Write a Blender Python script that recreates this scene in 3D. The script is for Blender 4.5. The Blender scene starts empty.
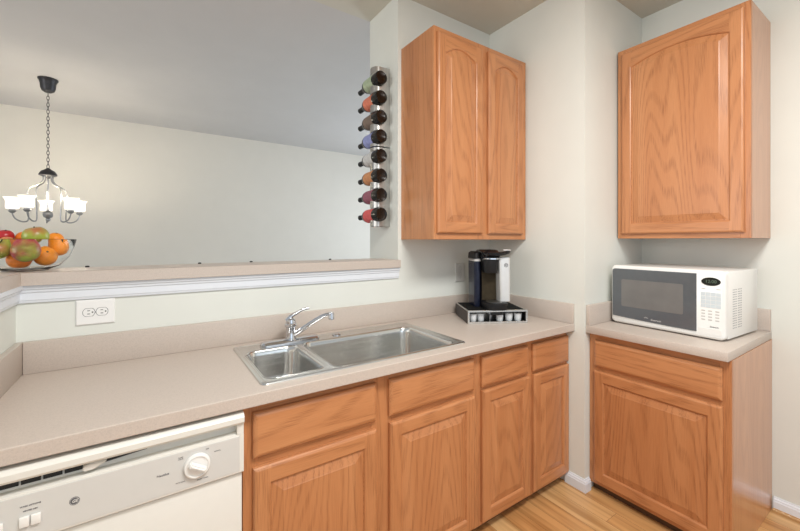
import bpy, bmesh, math, random
from mathutils import Vector, Matrix

SC = bpy.context.scene
COL = SC.collection
PI = math.pi
H = 1.3802

# ------------------------------------------------------------------ camera
cam_d = bpy.data.cameras.new('camera')
cam_d.sensor_width = 36.0
cam_d.lens = 371.966 / 800 * 36
cam_d.shift_y = -(265.5 - 240.83) / 800
cam_d.clip_start = 0.02
cam = bpy.data.objects.new('camera', cam_d)
COL.objects.link(cam)
cam.location = (0, 0, H)
cam.rotation_euler = (PI / 2, 0, -math.radians(33.9706))
SC.camera = cam

# ------------------------------------------------------------------ world and lights
W = bpy.data.worlds.new('world')
SC.world = W
W.use_nodes = True
bg = W.node_tree.nodes['Background']
bg.inputs[0].default_value = (0.90, 0.96, 1.0, 1)
bg.inputs[1].default_value = 0.52


def area(name, loc, rot, sx, sy, power, color):
    d = bpy.data.lights.new(name, 'AREA')
    d.shape = 'RECTANGLE'
    d.size = sx
    d.size_y = sy
    d.energy = power
    d.color = color
    o = bpy.data.objects.new(name, d)
    COL.objects.link(o)
    o.location = loc
    o.rotation_euler = rot
    return o


# ceiling fixture of the kitchen, over the floor behind the camera
area('kitchen_ceiling_light', (0.75, -0.1, 2.80), (0, 0, 0), 1.2, 0.5, 60, (1.0, 0.985, 0.95))
# fill light added behind the camera to lift the ceiling and upper walls
gl_ = bpy.data.lights.new('ceiling_fill_light', 'POINT')
gl_.energy = 20
gl_.color = (1.0, 0.95, 0.87)
gl_.shadow_soft_size = 0.25
go_ = bpy.data.objects.new('ceiling_fill_light', gl_)
COL.objects.link(go_)
go_.location = (0.35, -0.7, 2.35)
# daylight from the living room window far on the left
area('living_window_light', (-4.0, 1.2, 1.7), (PI / 2, 0, -PI / 2), 2.2, 1.8, 62, (1.0, 0.985, 0.96))
# daylight from the room behind the camera
area('rear_window_light', (0.6, -2.6, 1.5), (PI / 2, 0, 0), 2.4, 1.6, 12, (0.74, 0.86, 1.0))
# bluish daylight for the dining back wall, added unseen at the right
area('dining_side_daylight', (4.05, 3.9, 1.45), (PI / 2, 0, PI / 2), 1.5, 1.5, 52, (0.82, 0.90, 1.0))

vs = SC.view_settings
SC.display_settings.display_device = 'sRGB'
vs.view_transform = 'Standard'
vs.look = 'None'
vs.exposure = 0.13
vs.gamma = 1.0
vs.use_curve_mapping = False


# ------------------------------------------------------------------ materials
def nmat(name):
    m = bpy.data.materials.new(name)
    m.use_nodes = True
    nt = m.node_tree
    return m, nt, nt.nodes['Principled BSDF']


def node(nt, t, **kw):
    n = nt.nodes.new(t)
    for k, v in kw.items():
        setattr(n, k, v)
    return n


def ramp(nt, stops):
    r = nt.nodes.new('ShaderNodeValToRGB')
    e = r.color_ramp.elements
    e[0].position, e[0].color = stops[0][0], (*stops[0][1], 1)
    e[1].position, e[1].color = stops[-1][0], (*stops[-1][1], 1)
    for p, c in stops[1:-1]:
        x = e.new(p)
        x.color = (*c, 1)
    return r


def plain(name, col, rough=0.5, metal=0.0, var=0.04, scale=40, bump=0.0, coat=0.0, emit=None, es=0.0, spec=None):
    m, nt, b = nmat(name)
    tc = node(nt, 'ShaderNodeTexCoord')
    n = node(nt, 'ShaderNodeTexNoise')
    n.inputs['Scale'].default_value = scale
    n.inputs['Detail'].default_value = 3
    nt.links.new(tc.outputs['Object'], n.inputs['Vector'])
    r = ramp(nt, [(0.3, tuple(max(0, c * (1 - var)) for c in col)), (0.7, tuple(min(1, c * (1 + var)) for c in col))])
    nt.links.new(n.outputs['Fac'], r.inputs[0])
    nt.links.new(r.outputs[0], b.inputs['Base Color'])
    b.inputs['Roughness'].default_value = rough
    b.inputs['Metallic'].default_value = metal
    if coat:
        b.inputs['Coat Weight'].default_value = coat
        b.inputs['Coat Roughness'].default_value = 0.1
    if spec is not None:
        b.inputs['Specular IOR Level'].default_value = spec
    if bump:
        bp = node(nt, 'ShaderNodeBump')
        bp.inputs['Strength'].default_value = bump
        bp.inputs['Distance'].default_value = 0.001
        nt.links.new(n.outputs['Fac'], bp.inputs['Height'])
        nt.links.new(bp.outputs[0], b.inputs['Normal'])
    if emit:
        b.inputs['Emission Color'].default_value = (*emit, 1)
        b.inputs['Emission Strength'].default_value = es
    return m


def oak(name, along, dark, mid, light, rough=0.36, coat=0.25, cathedral=False):
    """oak with flowing grain contours and pores; along = 'z' or 'x'"""
    m, nt, b = nmat(name)
    L = nt.links.new
    tc = node(nt, 'ShaderNodeTexCoord')
    oi = node(nt, 'ShaderNodeObjectInfo')
    off = node(nt, 'ShaderNodeVectorMath', operation='SCALE')
    off.inputs[0].default_value = (3.1, 5.7, 4.3)
    L(oi.outputs['Random'], off.inputs['Scale'])
    add = node(nt, 'ShaderNodeVectorMath', operation='ADD')
    L(tc.outputs['Object'], add.inputs[0])
    L(off.outputs[0], add.inputs[1])

    def scaled(ac, al):
        v = node(nt, 'ShaderNodeVectorMath', operation='MULTIPLY')
        v.inputs[1].default_value = (ac, ac, al) if along == 'z' else (al, ac, ac)
        L(add.outputs[0], v.inputs[0])
        return v

    n1 = node(nt, 'ShaderNodeTexNoise')
    n1.inputs['Scale'].default_value = 1
    n1.inputs['Detail'].default_value = 1.0
    L(scaled(4.8, 0.5).outputs[0], n1.inputs['Vector'])
    k = node(nt, 'ShaderNodeMath', operation='MULTIPLY')
    k.inputs[1].default_value = 115
    L(n1.outputs['Fac'], k.inputs[0])
    s = node(nt, 'ShaderNodeMath', operation='SINE')
    if cathedral:
        # nested arches of plain-sawn boards: contours of z + a x^2 about the board's centre line
        k.inputs[1].default_value = 100
        sep = node(nt, 'ShaderNodeSeparateXYZ')
        L(tc.outputs['Object'], sep.inputs[0])
        xx = node(nt, 'ShaderNodeMath', operation='MULTIPLY')
        L(sep.outputs['X'], xx.inputs[0])
        L(sep.outputs['X'], xx.inputs[1])
        xa = node(nt, 'ShaderNodeMath', operation='MULTIPLY_ADD')
        xa.inputs[1].default_value = 620
        L(xx.outputs[0], xa.inputs[0])
        L(k.outputs[0], xa.inputs[2])
        za = node(nt, 'ShaderNodeMath', operation='MULTIPLY_ADD')
        za.inputs[1].default_value = 24
        L(sep.outputs['Z'], za.inputs[0])
        L(xa.outputs[0], za.inputs[2])
        k = za
    L(k.outputs[0], s.inputs[0])
    rings = node(nt, 'ShaderNodeMapRange')
    rings.inputs['From Min'].default_value = -0.1
    rings.inputs['From Max'].default_value = 1.0
    L(s.outputs[0], rings.inputs['Value'])
    n2 = node(nt, 'ShaderNodeTexNoise')
    n2.inputs['Scale'].default_value = 1
    n2.inputs['Detail'].default_value = 2.0
    L(scaled(420, 14).outputs[0], n2.inputs['Vector'])
    pores = node(nt, 'ShaderNodeMapRange')
    pores.inputs['From Min'].default_value = 0.42
    pores.inputs['From Max'].default_value = 0.70
    L(n2.outputs['Fac'], pores.inputs['Value'])
    mul = node(nt, 'ShaderNodeMath', operation='MULTIPLY')
    L(rings.outputs[0], mul.inputs[0])
    m2 = node(nt, 'ShaderNodeMath', operation='MULTIPLY_ADD')
    m2.inputs[1].default_value = 0.75
    m2.inputs[2].default_value = 0.25
    L(pores.outputs[0], m2.inputs[0])
    L(m2.outputs[0], mul.inputs[1])
    n3 = node(nt, 'ShaderNodeTexNoise')
    n3.inputs['Scale'].default_value = 1
    n3.inputs['Detail'].default_value = 2
    L(scaled(14, 0.9).outputs[0], n3.inputs['Vector'])
    r3 = ramp(nt, [(0.3, mid), (0.7, light)])
    L(n3.outputs['Fac'], r3.inputs[0])
    mx = node(nt, 'ShaderNodeMixRGB')
    mx.inputs[2].default_value = (*dark, 1)
    f = node(nt, 'ShaderNodeMath', operation='MULTIPLY_ADD')
    f.inputs[1].default_value = 0.52
    f.inputs[2].default_value = 0.0
    L(mul.outputs[0], f.inputs[0])
    p2 = node(nt, 'ShaderNodeMath', operation='MULTIPLY_ADD')
    p2.inputs[1].default_value = 0.16
    L(pores.outputs[0], p2.inputs[0])
    L(f.outputs[0], p2.inputs[2])
    L(p2.outputs[0], mx.inputs[0])
    L(r3.outputs[0], mx.inputs[1])
    L(mx.outputs[0], b.inputs['Base Color'])
    b.inputs['Roughness'].default_value = rough
    b.inputs['Coat Weight'].default_value = coat
    b.inputs['Coat Roughness'].default_value = 0.22
    bp = node(nt, 'ShaderNodeBump')
    bp.inputs['Strength'].default_value = 0.12
    bp.inputs['Distance'].default_value = 0.0006
    bp.invert = True
    L(mul.outputs[0], bp.inputs['Height'])
    L(bp.outputs[0], b.inputs['Normal'])
    return m


OAK_D, OAK_M, OAK_L = (0.25, 0.085, 0.028), (0.49, 0.200, 0.078), (0.56, 0.250, 0.105)
M = {}
M['oak_z'] = oak('oak_vertical_grain', 'z', OAK_D, OAK_M, OAK_L)
M['oak_x'] = oak('oak_horizontal_grain', 'x', OAK_D, OAK_M, OAK_L)
M['oak_panel'] = oak('oak_cathedral_panel', 'z', OAK_D, OAK_M, OAK_L, cathedral=True)
M['oak_side'] = oak('oak_veneer_side', 'z', (0.36, 0.14, 0.055), (0.50, 0.215, 0.09), (0.56, 0.25, 0.11), 0.30, 0.7)
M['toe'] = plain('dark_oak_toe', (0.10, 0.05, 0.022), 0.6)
M['wall'] = plain('kitchen_wall_paint', (0.72, 0.74, 0.695), 0.75, var=0.012, scale=6, bump=0.03)
M['dwall'] = plain('dining_wall_paint', (0.73, 0.70, 0.635), 0.75, var=0.012, scale=5, bump=0.03)
M['ceil_k'] = plain('kitchen_ceiling_warm_tone', (0.60, 0.58, 0.51), 0.85, var=0.02, scale=8)  # tan tone puts the ceiling's poor, warm lighting into its colour
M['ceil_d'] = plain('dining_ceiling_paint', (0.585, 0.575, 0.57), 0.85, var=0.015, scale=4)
M['neutral_floor'] = plain('neutral_grey_floor', (0.46, 0.46, 0.45), 0.95, var=0.12, scale=300, bump=0.4)  # unseen dining floor, made up grey so its bounced light stays neutral
M['trim'] = plain('white_trim_cool_cast', (0.74, 0.775, 0.83), 0.35, var=0.01)  # white trim with the blue daylight cast put into its colour
M['black'] = plain('black_plastic', (0.010, 0.010, 0.011), 0.42, var=0.1, spec=0.3)
M['mat'] = plain('black_mat', (0.010, 0.010, 0.010), 0.8, var=0.1, spec=0.12)
M['blackgloss'] = plain('black_gloss_plastic', (0.008, 0.008, 0.010), 0.14, var=0.1, spec=0.4)
M['white'] = plain('white_enamel', (0.82, 0.82, 0.80), 0.28, var=0.008, coat=0.2)
M['bisque'] = plain('bisque_white_enamel', (0.73, 0.72, 0.675), 0.36, var=0.008, coat=0.0)
M['bisque2'] = plain('recess_bisque', (0.72, 0.70, 0.58), 0.45, var=0.01)
M['panelgrey'] = plain('control_panel_off_white', (0.62, 0.62, 0.60), 0.4, var=0.008)
M['plate'] = plain('white_outlet_plastic', (0.84, 0.84, 0.83), 0.32, var=0.005)
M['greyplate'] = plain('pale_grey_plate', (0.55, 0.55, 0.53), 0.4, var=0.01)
M['ventgrey'] = plain('vent_shadow_grey', (0.30, 0.31, 0.34), 0.6, var=0.02)
M['dark'] = plain('dark_slot', (0.02, 0.02, 0.02), 0.7)
M['ink'] = plain('grey_print', (0.10, 0.10, 0.11), 0.7)
M['palekey'] = plain('pale_blue_keypad', (0.62, 0.70, 0.74), 0.45, var=0.01)
M['chrome'] = plain('chrome', (0.62, 0.63, 0.66), 0.10, 1.0, var=0.02)
M['bronze'] = plain('dark_bronze_metal', (0.055, 0.055, 0.06), 0.38, 0.8, var=0.15)
M['nickel'] = plain('pewter_metal', (0.34, 0.34, 0.34), 0.32, 1.0, var=0.1)
M['silver'] = plain('silver_plastic', (0.66, 0.665, 0.66), 0.34, 0.35, var=0.02)
M['smoke'] = plain('smoked_reservoir', (0.012, 0.015, 0.032), 0.12, var=0.2, spec=0.35)
M['brownglass'] = plain('brewing_bay_plastic', (0.040, 0.030, 0.017), 0.6, var=0.15, spec=0.15)
M['foil'] = plain('pod_foil', (0.72, 0.74, 0.76), 0.4, 0.0, var=0.03)
M['doorglass'] = plain('microwave_door_glass', (0.098, 0.108, 0.120), 0.12, var=0.03, coat=0.4)
M['mesh'] = plain('microwave_window_mesh', (0.165, 0.162, 0.158), 0.22, var=0.06, scale=12, coat=0.3)
M['lcd'] = plain('clock_display', (0.012, 0.016, 0.012), 0.15)
M['lcdtext'] = plain('clock_digits', (0.10, 0.14, 0.10), 0.4, emit=(0.3, 0.45, 0.3), es=0.02)
M['shade'] = plain('frosted_lit_glass', (0.95, 0.94, 0.90), 0.4, var=0.02, emit=(1.0, 0.94, 0.84), es=0.75)
M['bottle'] = plain('dark_bottle_glass', (0.007, 0.005, 0.004), 0.08, var=0.2, spec=0.5)


def laminate(name, base):
    m, nt, b = nmat(name)
    L = nt.links.new
    tc = node(nt, 'ShaderNodeTexCoord')
    n = node(nt, 'ShaderNodeTexNoise')
    n.inputs['Scale'].default_value = 260
    n.inputs['Detail'].default_value = 4
    n.inputs['Roughness'].default_value = 0.7
    L(tc.outputs['Object'], n.inputs['Vector'])
    r = ramp(nt, [(0.30, tuple(c * 0.88 for c in base)), (0.5, base), (0.72, tuple(min(1, c * 1.07) for c in base))])
    L(n.outputs['Fac'], r.inputs[0])
    L(r.outputs[0], b.inputs['Base Color'])
    b.inputs['Roughness'].default_value = 0.42
    return m


M['lam'] = laminate('speckled_beige_laminate', (0.545, 0.475, 0.42))


def steel(name, along, c0=(0.60, 0.60, 0.58), c1=(0.76, 0.76, 0.74), rough=0.27):
    m, nt, b = nmat(name)
    L = nt.links.new
    tc = node(nt, 'ShaderNodeTexCoord')
    v = node(nt, 'ShaderNodeVectorMath', operation='MULTIPLY')
    v.inputs[1].default_value = {'x': (4, 500, 500), 'z': (500, 500, 4)}[along]
    L(tc.outputs['Object'], v.inputs[0])
    n = node(nt, 'ShaderNodeTexNoise')
    n.inputs['Scale'].default_value = 1
    L(v.outputs[0], n.inputs['Vector'])
    r = ramp(nt, [(0.25, c0), (0.75, c1)])
    L(n.outputs['Fac'], r.inputs[0])
    L(r.outputs[0], b.inputs['Base Color'])
    b.inputs['Metallic'].default_value = 1.0
    b.inputs['Roughness'].default_value = rough
    bp = node(nt, 'ShaderNodeBump')
    bp.inputs['Strength'].default_value = 0.06
    bp.inputs['Distance'].default_value = 0.0004
    L(n.outputs['Fac'], bp.inputs['Height'])
    L(bp.outputs[0], b.inputs['Normal'])
    return m


M['steel'] = steel('brushed_stainless', 'x')
M['bowlsteel'] = steel('satin_bowl_steel', 'x', (0.54, 0.54, 0.525), (0.80, 0.80, 0.785), 0.20)
M['steelv'] = steel('brushed_stainless_rack', 'z', (0.40, 0.39, 0.37), (0.54, 0.53, 0.51), 0.36)


def floor_mat():
    m, nt, b = nmat('oak_strip_floor')
    L = nt.links.new
    tc = node(nt, 'ShaderNodeTexCoord')
    mp = node(nt, 'ShaderNodeMapping')
    mp.inputs['Rotation'].default_value = (0, 0, PI / 2)
    L(tc.outputs['Object'], mp.inputs['Vector'])
    br = node(nt, 'ShaderNodeTexBrick')
    br.inputs['Color1'].default_value = (0, 0, 0, 1)
    br.inputs['Color2'].default_value = (1, 1, 1, 1)
    br.inputs['Mortar'].default_value = (0.5, 0.5, 0.5, 1)
    br.inputs['Scale'].default_value = 1
    br.inputs['Mortar Size'].default_value = 0.0007
    br.inputs['Brick Width'].default_value = 0.95
    br.inputs['Row Height'].default_value = 0.098
    br.offset = 0.37
    L(mp.outputs[0], br.inputs['Vector'])
    tone = ramp(nt, [(0.0, (0.36, 0.145, 0.045)), (0.25, (0.56, 0.29, 0.11)), (0.6, (0.62, 0.35, 0.145)), (1.0, (0.68, 0.43, 0.20))])
    L(br.outputs['Color'], tone.inputs[0])
    sv = node(nt, 'ShaderNodeVectorMath', operation='MULTIPLY')
    sv.inputs[1].default_value = (28, 1.6, 1)
    L(tc.outputs['Object'], sv.inputs[0])
    offv = node(nt, 'ShaderNodeVectorMath', operation='MULTIPLY_ADD')
    offv.inputs[1].default_value = (37, 19, 23)
    L(br.outputs['Color'], offv.inputs[0])
    L(sv.outputs[0], offv.inputs[2])
    n = node(nt, 'ShaderNodeTexNoise')
    n.inputs['Scale'].default_value = 1
    n.inputs['Detail'].default_value = 3
    L(offv.outputs[0], n.inputs['Vector'])
    g = ramp(nt, [(0.35, (0.55, 0.45, 0.34)), (0.58, (1, 1, 1))])
    L(n.outputs['Fac'], g.inputs[0])
    mx = node(nt, 'ShaderNodeMixRGB', blend_type='MULTIPLY')
    mx.inputs[0].default_value = 0.8
    L(tone.outputs[0], mx.inputs[1])
    L(g.outputs[0], mx.inputs[2])
    seam = node(nt, 'ShaderNodeMixRGB')
    seam.inputs[2].default_value = (0.14, 0.065, 0.025, 1)
    L(br.outputs['Fac'], seam.inputs[0])
    L(mx.outputs[0], seam.inputs[1])
    L(seam.outputs[0], b.inputs['Base Color'])
    b.inputs['Roughness'].default_value = 0.3
    return m


M['floor'] = floor_mat()


def glass(name, rough=0.0, col=(0.97, 0.985, 0.98), ior=1.2):
    m, nt, b = nmat(name)
    n = node(nt, 'ShaderNodeTexNoise')
    r = ramp(nt, [(0, col), (1, tuple(min(1, c * 1.02) for c in col))])
    nt.links.new(n.outputs['Fac'], r.inputs[0])
    nt.links.new(r.outputs[0], b.inputs['Base Color'])
    b.inputs['Transmission Weight'].default_value = 1
    b.inputs['Roughness'].default_value = rough
    b.inputs['IOR'].default_value = ior
    return m


M['glass'] = glass('clear_bowl_glass')
M['clearplastic'] = glass('clear_drawer_front', 0.02)


def apple_mat(name, red, green, bias):
    m, nt, b = nmat(name)
    L = nt.links.new
    tc = node(nt, 'ShaderNodeTexCoord')
    v = node(nt, 'ShaderNodeVectorMath', operation='MULTIPLY')
    v.inputs[1].default_value = (22, 22, 10)
    L(tc.outputs['Object'], v.inputs[0])
    n = node(nt, 'ShaderNodeTexNoise')
    n.inputs['Scale'].default_value = 1
    n.inputs['Detail'].default_value = 4
    L(v.outputs[0], n.inputs['Vector'])
    sep = node(nt, 'ShaderNodeSeparateXYZ')
    L(tc.outputs['Object'], sep.inputs[0])
    a = node(nt, 'ShaderNodeMath', operation='MULTIPLY_ADD')
    a.inputs[1].default_value = 9.0
    a.inputs[2].default_value = bias
    L(sep.outputs['Z'], a.inputs[0])
    c = node(nt, 'ShaderNodeMath', operation='ADD')
    L(a.outputs[0], c.inputs[0])
    L(n.outputs['Fac'], c.inputs[1])
    r = ramp(nt, [(0.38, green), (0.66, red)])
    L(c.outputs[0], r.inputs[0])
    L(r.outputs[0], b.inputs['Base Color'])
    b.inputs['Roughness'].default_value = 0.3
    return m


M['apple_rg'] = apple_mat('red_green_apple_skin', (0.40, 0.045, 0.05), (0.33, 0.40, 0.05), 0.22)
M['apple_g'] = apple_mat('green_apple_skin', (0.42, 0.16, 0.06), (0.32, 0.38, 0.05), -0.22)
M['apple_y'] = apple_mat('yellow_red_apple_skin', (0.62, 0.22, 0.08), (0.52, 0.42, 0.10), 0.0)
M['apple_r'] = apple_mat('red_apple_skin', (0.45, 0.02, 0.025), (0.55, 0.10, 0.05), 0.4)
M['orange'] = plain('orange_peel', (0.85, 0.22, 0.010), 0.42, var=0.10, scale=240, bump=0.5)
M['orange2'] = plain('golden_orange_peel', (0.86, 0.28, 0.016), 0.42, var=0.10, scale=240, bump=0.5)
M['stem'] = plain('brown_stem', (0.05, 0.035, 0.015), 0.8)


# ------------------------------------------------------------------ mesh helpers
def link_mesh(name, bm, mats, parent=None, smooth=False, loc=None):
    bmesh.ops.recalc_face_normals(bm, faces=bm.faces)
    me = bpy.data.meshes.new(name)
    bm.to_mesh(me)
    bm.free()
    if not isinstance(mats, (list, tuple)):
        mats = [mats]
    for mm in mats:
        me.materials.append(mm)
    if smooth:
        for p in me.polygons:
            p.use_smooth = True
        if smooth != 'all':
            try:
                me.set_sharp_from_angle(angle=math.radians(35))
            except Exception:
                pass
    o = bpy.data.objects.new(name, me)
    COL.objects.link(o)
    if parent:
        o.parent = parent
    if loc:
        o.location = loc
    return o


def tag(o, label=None, cat=None, group=None, kind=None):
    if label:
        o['label'] = label
    if cat:
        o['category'] = cat
    if group:
        o['group'] = group
    if kind:
        o['kind'] = kind
    return o


def empty(name, loc, rz=0.0, label=None, cat=None, group=None):
    o = bpy.data.objects.new(name, None)
    o.empty_display_size = 0.05
    COL.objects.link(o)
    o.location = loc
    o.rotation_euler = (0, 0, rz)
    return tag(o, label, cat, group)


def add_box(bm, x0, x1, y0, y1, z0, z1, bev=0.0, seg=2, mi=0):
    vs_ = [bm.verts.new((x, y, z)) for z in (z0, z1) for y in (y0, y1) for x in (x0, x1)]
    fs = []
    for idx in ((0, 2, 3, 1), (4, 5, 7, 6), (0, 1, 5, 4), (2, 6, 7, 3), (0, 4, 6, 2), (1, 3, 7, 5)):
        f = bm.faces.new([vs_[i] for i in idx])
        f.material_index = mi
        fs.append(f)
    if bev:
        es = {e for f in fs for e in f.edges}
        r = bmesh.ops.bevel(bm, geom=list(es), offset=bev, segments=seg, profile=0.5, affect='EDGES')
        for f in r['faces']:
            f.material_index = mi
    return fs


def box(name, x0, x1, y0, y1, z0, z1, mat, parent=None, bev=0.0, seg=2, smooth=True):
    bm = bmesh.new()
    add_box(bm, x0, x1, y0, y1, z0, z1, bev, seg)
    return link_mesh(name, bm, mat, parent, smooth if bev else False)


def bridge(bm, a, b, closed=True, mi=0):
    n = len(a)
    for i in range(n if closed else n - 1):
        j = (i + 1) % n
        f = bm.faces.new((a[i], a[j], b[j], b[i]))
        f.material_index = mi


def loft(bm, loops, cap0=True, cap1=True, closed=True, mi=0):
    rows = [[bm.verts.new(p) for p in lp] for lp in loops]
    for a, b in zip(rows, rows[1:]):
        bridge(bm, a, b, closed, mi)
    if cap0:
        bm.faces.new(rows[0]).material_index = mi
    if cap1:
        bm.faces.new(list(reversed(rows[-1]))).material_index = mi
    return rows


def lathe(bm, prof, seg=32, c=(0, 0, 0), mi=0, cap0=True, cap1=True):
    loops = []
    for r, z in prof:
        r = max(r, 1e-5)
        loops.append([(c[0] + r * math.cos(2 * PI * i / seg), c[1] + r * math.sin(2 * PI * i / seg), c[2] + z) for i in range(seg)])
    return loft(bm, loops, cap0, cap1, mi=mi)


def tube(bm, pts, rad, seg=10, mi=0):
    pts = [Vector(p) for p in pts]
    n = len(pts)
    rads = rad if isinstance(rad, (list, tuple)) else [rad] * n
    loops = []
    up = None
    for i, p in enumerate(pts):
        t = (pts[min(i + 1, n - 1)] - pts[max(i - 1, 0)]).normalized()
        if up is None:
            up = Vector((0, 0, 1)) if abs(t.z) < 0.9 else Vector((1, 0, 0))
        u = (up - t * up.dot(t)).normalized()
        up = u
        v = t.cross(u)
        loops.append([p + rads[i] * (u * math.cos(2 * PI * k / seg) + v * math.sin(2 * PI * k / seg)) for k in range(seg)])
    return loft(bm, loops, mi=mi)


def smooth_path(pts, n=8):
    pts = [Vector(p) for p in pts]
    P = [pts[0] * 2 - pts[1]] + pts + [pts[-1] * 2 - pts[-2]]
    out = []
    for i in range(1, len(P) - 2):
        for k in range(n):
            t = k / n
            a, b, c, d = P[i - 1], P[i], P[i + 1], P[i + 2]
            out.append(0.5 * ((2 * b) + (c - a) * t + (2 * a - 5 * b + 4 * c - d) * t * t + (3 * b - a - 3 * c + d) * t ** 3))
    out.append(pts[-1])
    return out


def rrect(x0, x1, y0, y1, r, z, seg=6):
    pts = []
    for cx, cy, a0 in ((x1 - r, y0 + r, -PI / 2), (x1 - r, y1 - r, 0), (x0 + r, y1 - r, PI / 2), (x0 + r, y0 + r, PI)):
        for k in range(seg + 1):
            a = a0 + PI / 2 * k / seg
            pts.append((cx + r * math.cos(a), cy + r * math.sin(a), z))
    return pts


def sweep(bm, prof, path, mi=0):
    """profile points (out, up) along a horizontal path of (x, y, nx, ny): out runs along n"""
    loops = [[(x + nx * o, y + ny * o, z) for o, z in prof] for x, y, nx, ny in path]
    return loft(bm, loops, mi=mi)


def boolean(o, cutters):
    for c in cutters:
        md = o.modifiers.new('cut', 'BOOLEAN')
        md.operation = 'DIFFERENCE'
        md.solver = 'EXACT'
        md.object = c
    bpy.context.view_layer.update()
    dg = bpy.context.evaluated_depsgraph_get()
    me = bpy.data.meshes.new_from_object(o.evaluated_get(dg))
    o.modifiers.clear()
    old = o.data
    o.data = me
    bpy.data.meshes.remove(old)
    for c in cutters:
        cm = c.data
        bpy.data.objects.remove(c)
        bpy.data.meshes.remove(cm)


def text(name, body, size, mat, parent, loc, rot, bold=0.0, sx=1.0, align='CENTER', shear=0.0):
    cu = bpy.data.curves.new(name, 'FONT')
    cu.body = body
    cu.size = size
    cu.align_x = align
    cu.align_y = 'CENTER'
    cu.extrude = 0.0003
    cu.offset = bold
    cu.shear = shear
    cu.resolution_u = 3
    t = bpy.data.objects.new(name, cu)
    COL.objects.link(t)
    bpy.context.view_layer.update()
    me = bpy.data.meshes.new_from_object(t.evaluated_get(bpy.context.evaluated_depsgraph_get()))
    bpy.data.objects.remove(t)
    bpy.data.curves.remove(cu)
    me.materials.clear()
    me.materials.append(mat)
    me.name = name
    o = bpy.data.objects.new(name, me)
    COL.objects.link(o)
    o.parent = parent
    o.location = loc
    o.rotation_euler = rot
    o.scale = (sx, 1, 1)
    return o


FRONT = (PI / 2, 0, 0)          # text on a face that looks to -y


def copy_tree(o, parent=None):
    c = o.copy()
    COL.objects.link(c)
    c.parent = parent
    for ch in list(o.children):
        copy_tree(ch, c)
    return c


# ------------------------------------------------------------------ setting
YB, YC, XS, YR, XR = 1.8187, 1.1862, 1.986, 1.130, 2.6645
ZC, XL, YJ = 2.8296, -0.385, 2.153
XJ = 1.211
YD = 5.62


def struct(o):
    o['kind'] = 'structure'
    return o


struct(box('floor', -4.2, 4.2, -2.7, YJ, -0.05, 0, M['floor']))
struct(box('floor.001', -4.2, 4.2, YJ, YD + 0.1, -0.05, 0, M['neutral_floor']))
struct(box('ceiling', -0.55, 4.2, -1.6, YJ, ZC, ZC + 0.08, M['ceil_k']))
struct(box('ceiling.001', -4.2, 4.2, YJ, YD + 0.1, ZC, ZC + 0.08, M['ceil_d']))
struct(box('wall_back', XJ, 4.2, YB, YJ, 0, ZC, M['wall']))
struct(box('wall_side', XS, 4.2, YR, YB, 0, ZC, M['wall']))
struct(box('wall_right', XR, XR + 0.12, -1.6, YR, 0, ZC, M['wall']))
struct(box('wall_half', -0.56, XJ, YB, YB + 0.19, 0, 1.2253, M['wall']))
struct(box('wall_wing', -0.56, XL, 0.35, YB, 0, 1.2253, M['wall']))
struct(box('wall_dining_back', -4.2, 4.2, YD, YD + 0.1, 0, ZC, M['dwall']))
struct(box('wall_dining_right', 4.1, 4.2, YJ, YD, 0, ZC, M['dwall']))

# baseboards with a moulded top, and trim under the bar top
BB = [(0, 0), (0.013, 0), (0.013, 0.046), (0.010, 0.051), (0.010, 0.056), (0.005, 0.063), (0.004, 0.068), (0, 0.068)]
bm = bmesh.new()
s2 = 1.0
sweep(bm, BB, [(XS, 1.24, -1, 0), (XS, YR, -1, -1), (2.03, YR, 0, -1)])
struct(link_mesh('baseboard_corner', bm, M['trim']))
bm = bmesh.new()
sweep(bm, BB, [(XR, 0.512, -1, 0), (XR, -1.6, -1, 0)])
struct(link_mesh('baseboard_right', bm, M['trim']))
QR = [(0.013, 0)] + [(0.013 + 0.014 * math.cos(a), 0.014 * math.sin(a)) for a in [i * PI / 10 for i in range(6)]]
bm = bmesh.new()
sweep(bm, QR, [(XR, 0.512, -1, 0), (XR, -1.6, -1, 0)])
struct(link_mesh('trim_3', bm, M['floor']))
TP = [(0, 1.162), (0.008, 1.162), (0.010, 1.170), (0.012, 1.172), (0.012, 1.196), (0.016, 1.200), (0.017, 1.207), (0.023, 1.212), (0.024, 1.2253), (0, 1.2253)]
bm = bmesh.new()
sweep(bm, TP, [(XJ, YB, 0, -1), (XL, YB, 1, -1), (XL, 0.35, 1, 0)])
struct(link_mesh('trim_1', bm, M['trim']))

# ------------------------------------------------------------------ bar top (L shaped ledge)
bar = empty('bar_top', (0, 0, 0), 0, 'beige laminate bar ledge capping the half wall, with fruit bowl at its corner', 'bar top')
bm = bmesh.new()
out = [(XJ - 0.001, 1.784), (XJ - 0.001, 2.035), (-0.62, 2.035), (-0.62, 0.33), (-0.367, 0.33), (-0.367, 1.784)]
loft(bm, [[(x, y, 1.2255) for x, y in out], [(x, y, 1.270) for x, y in out]])
bmesh.ops.bevel(bm, geom=[e for e in bm.edges], offset=0.002, segments=1, affect='EDGES')
link_mesh('ledge', bm, M['lam'], bar)
box('seam', -0.3685, -0.3660, 1.7825, 1.7850, 1.228, 1.2675, M['toe'], bar)
for i, (x, y) in enumerate([(-0.215, 2.018), (0.20, 2.018), (0.435, 2.018), (0.87, 2.018)]):
    bm = bmesh.new()
    lathe(bm, [(0.0065, 0), (0.008, 0.003), (0.006, 0.006), (0.0, 0.007)], 14)
    o = link_mesh('bumper_stud', bm, M['dark'], None, True, (x, y, 1.270))
    tag(o, ['small dark stud on bar ledge edge, the one just right of the fruit bowl',
            'small dark stud on bar ledge edge, second from the fruit bowl',
            'small dark stud on bar ledge edge, third from the fruit bowl, left of the faucet',
            'small dark stud on bar ledge edge, nearest the wine rack'][i], 'stud', 'dark studs along the bar ledge')

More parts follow.
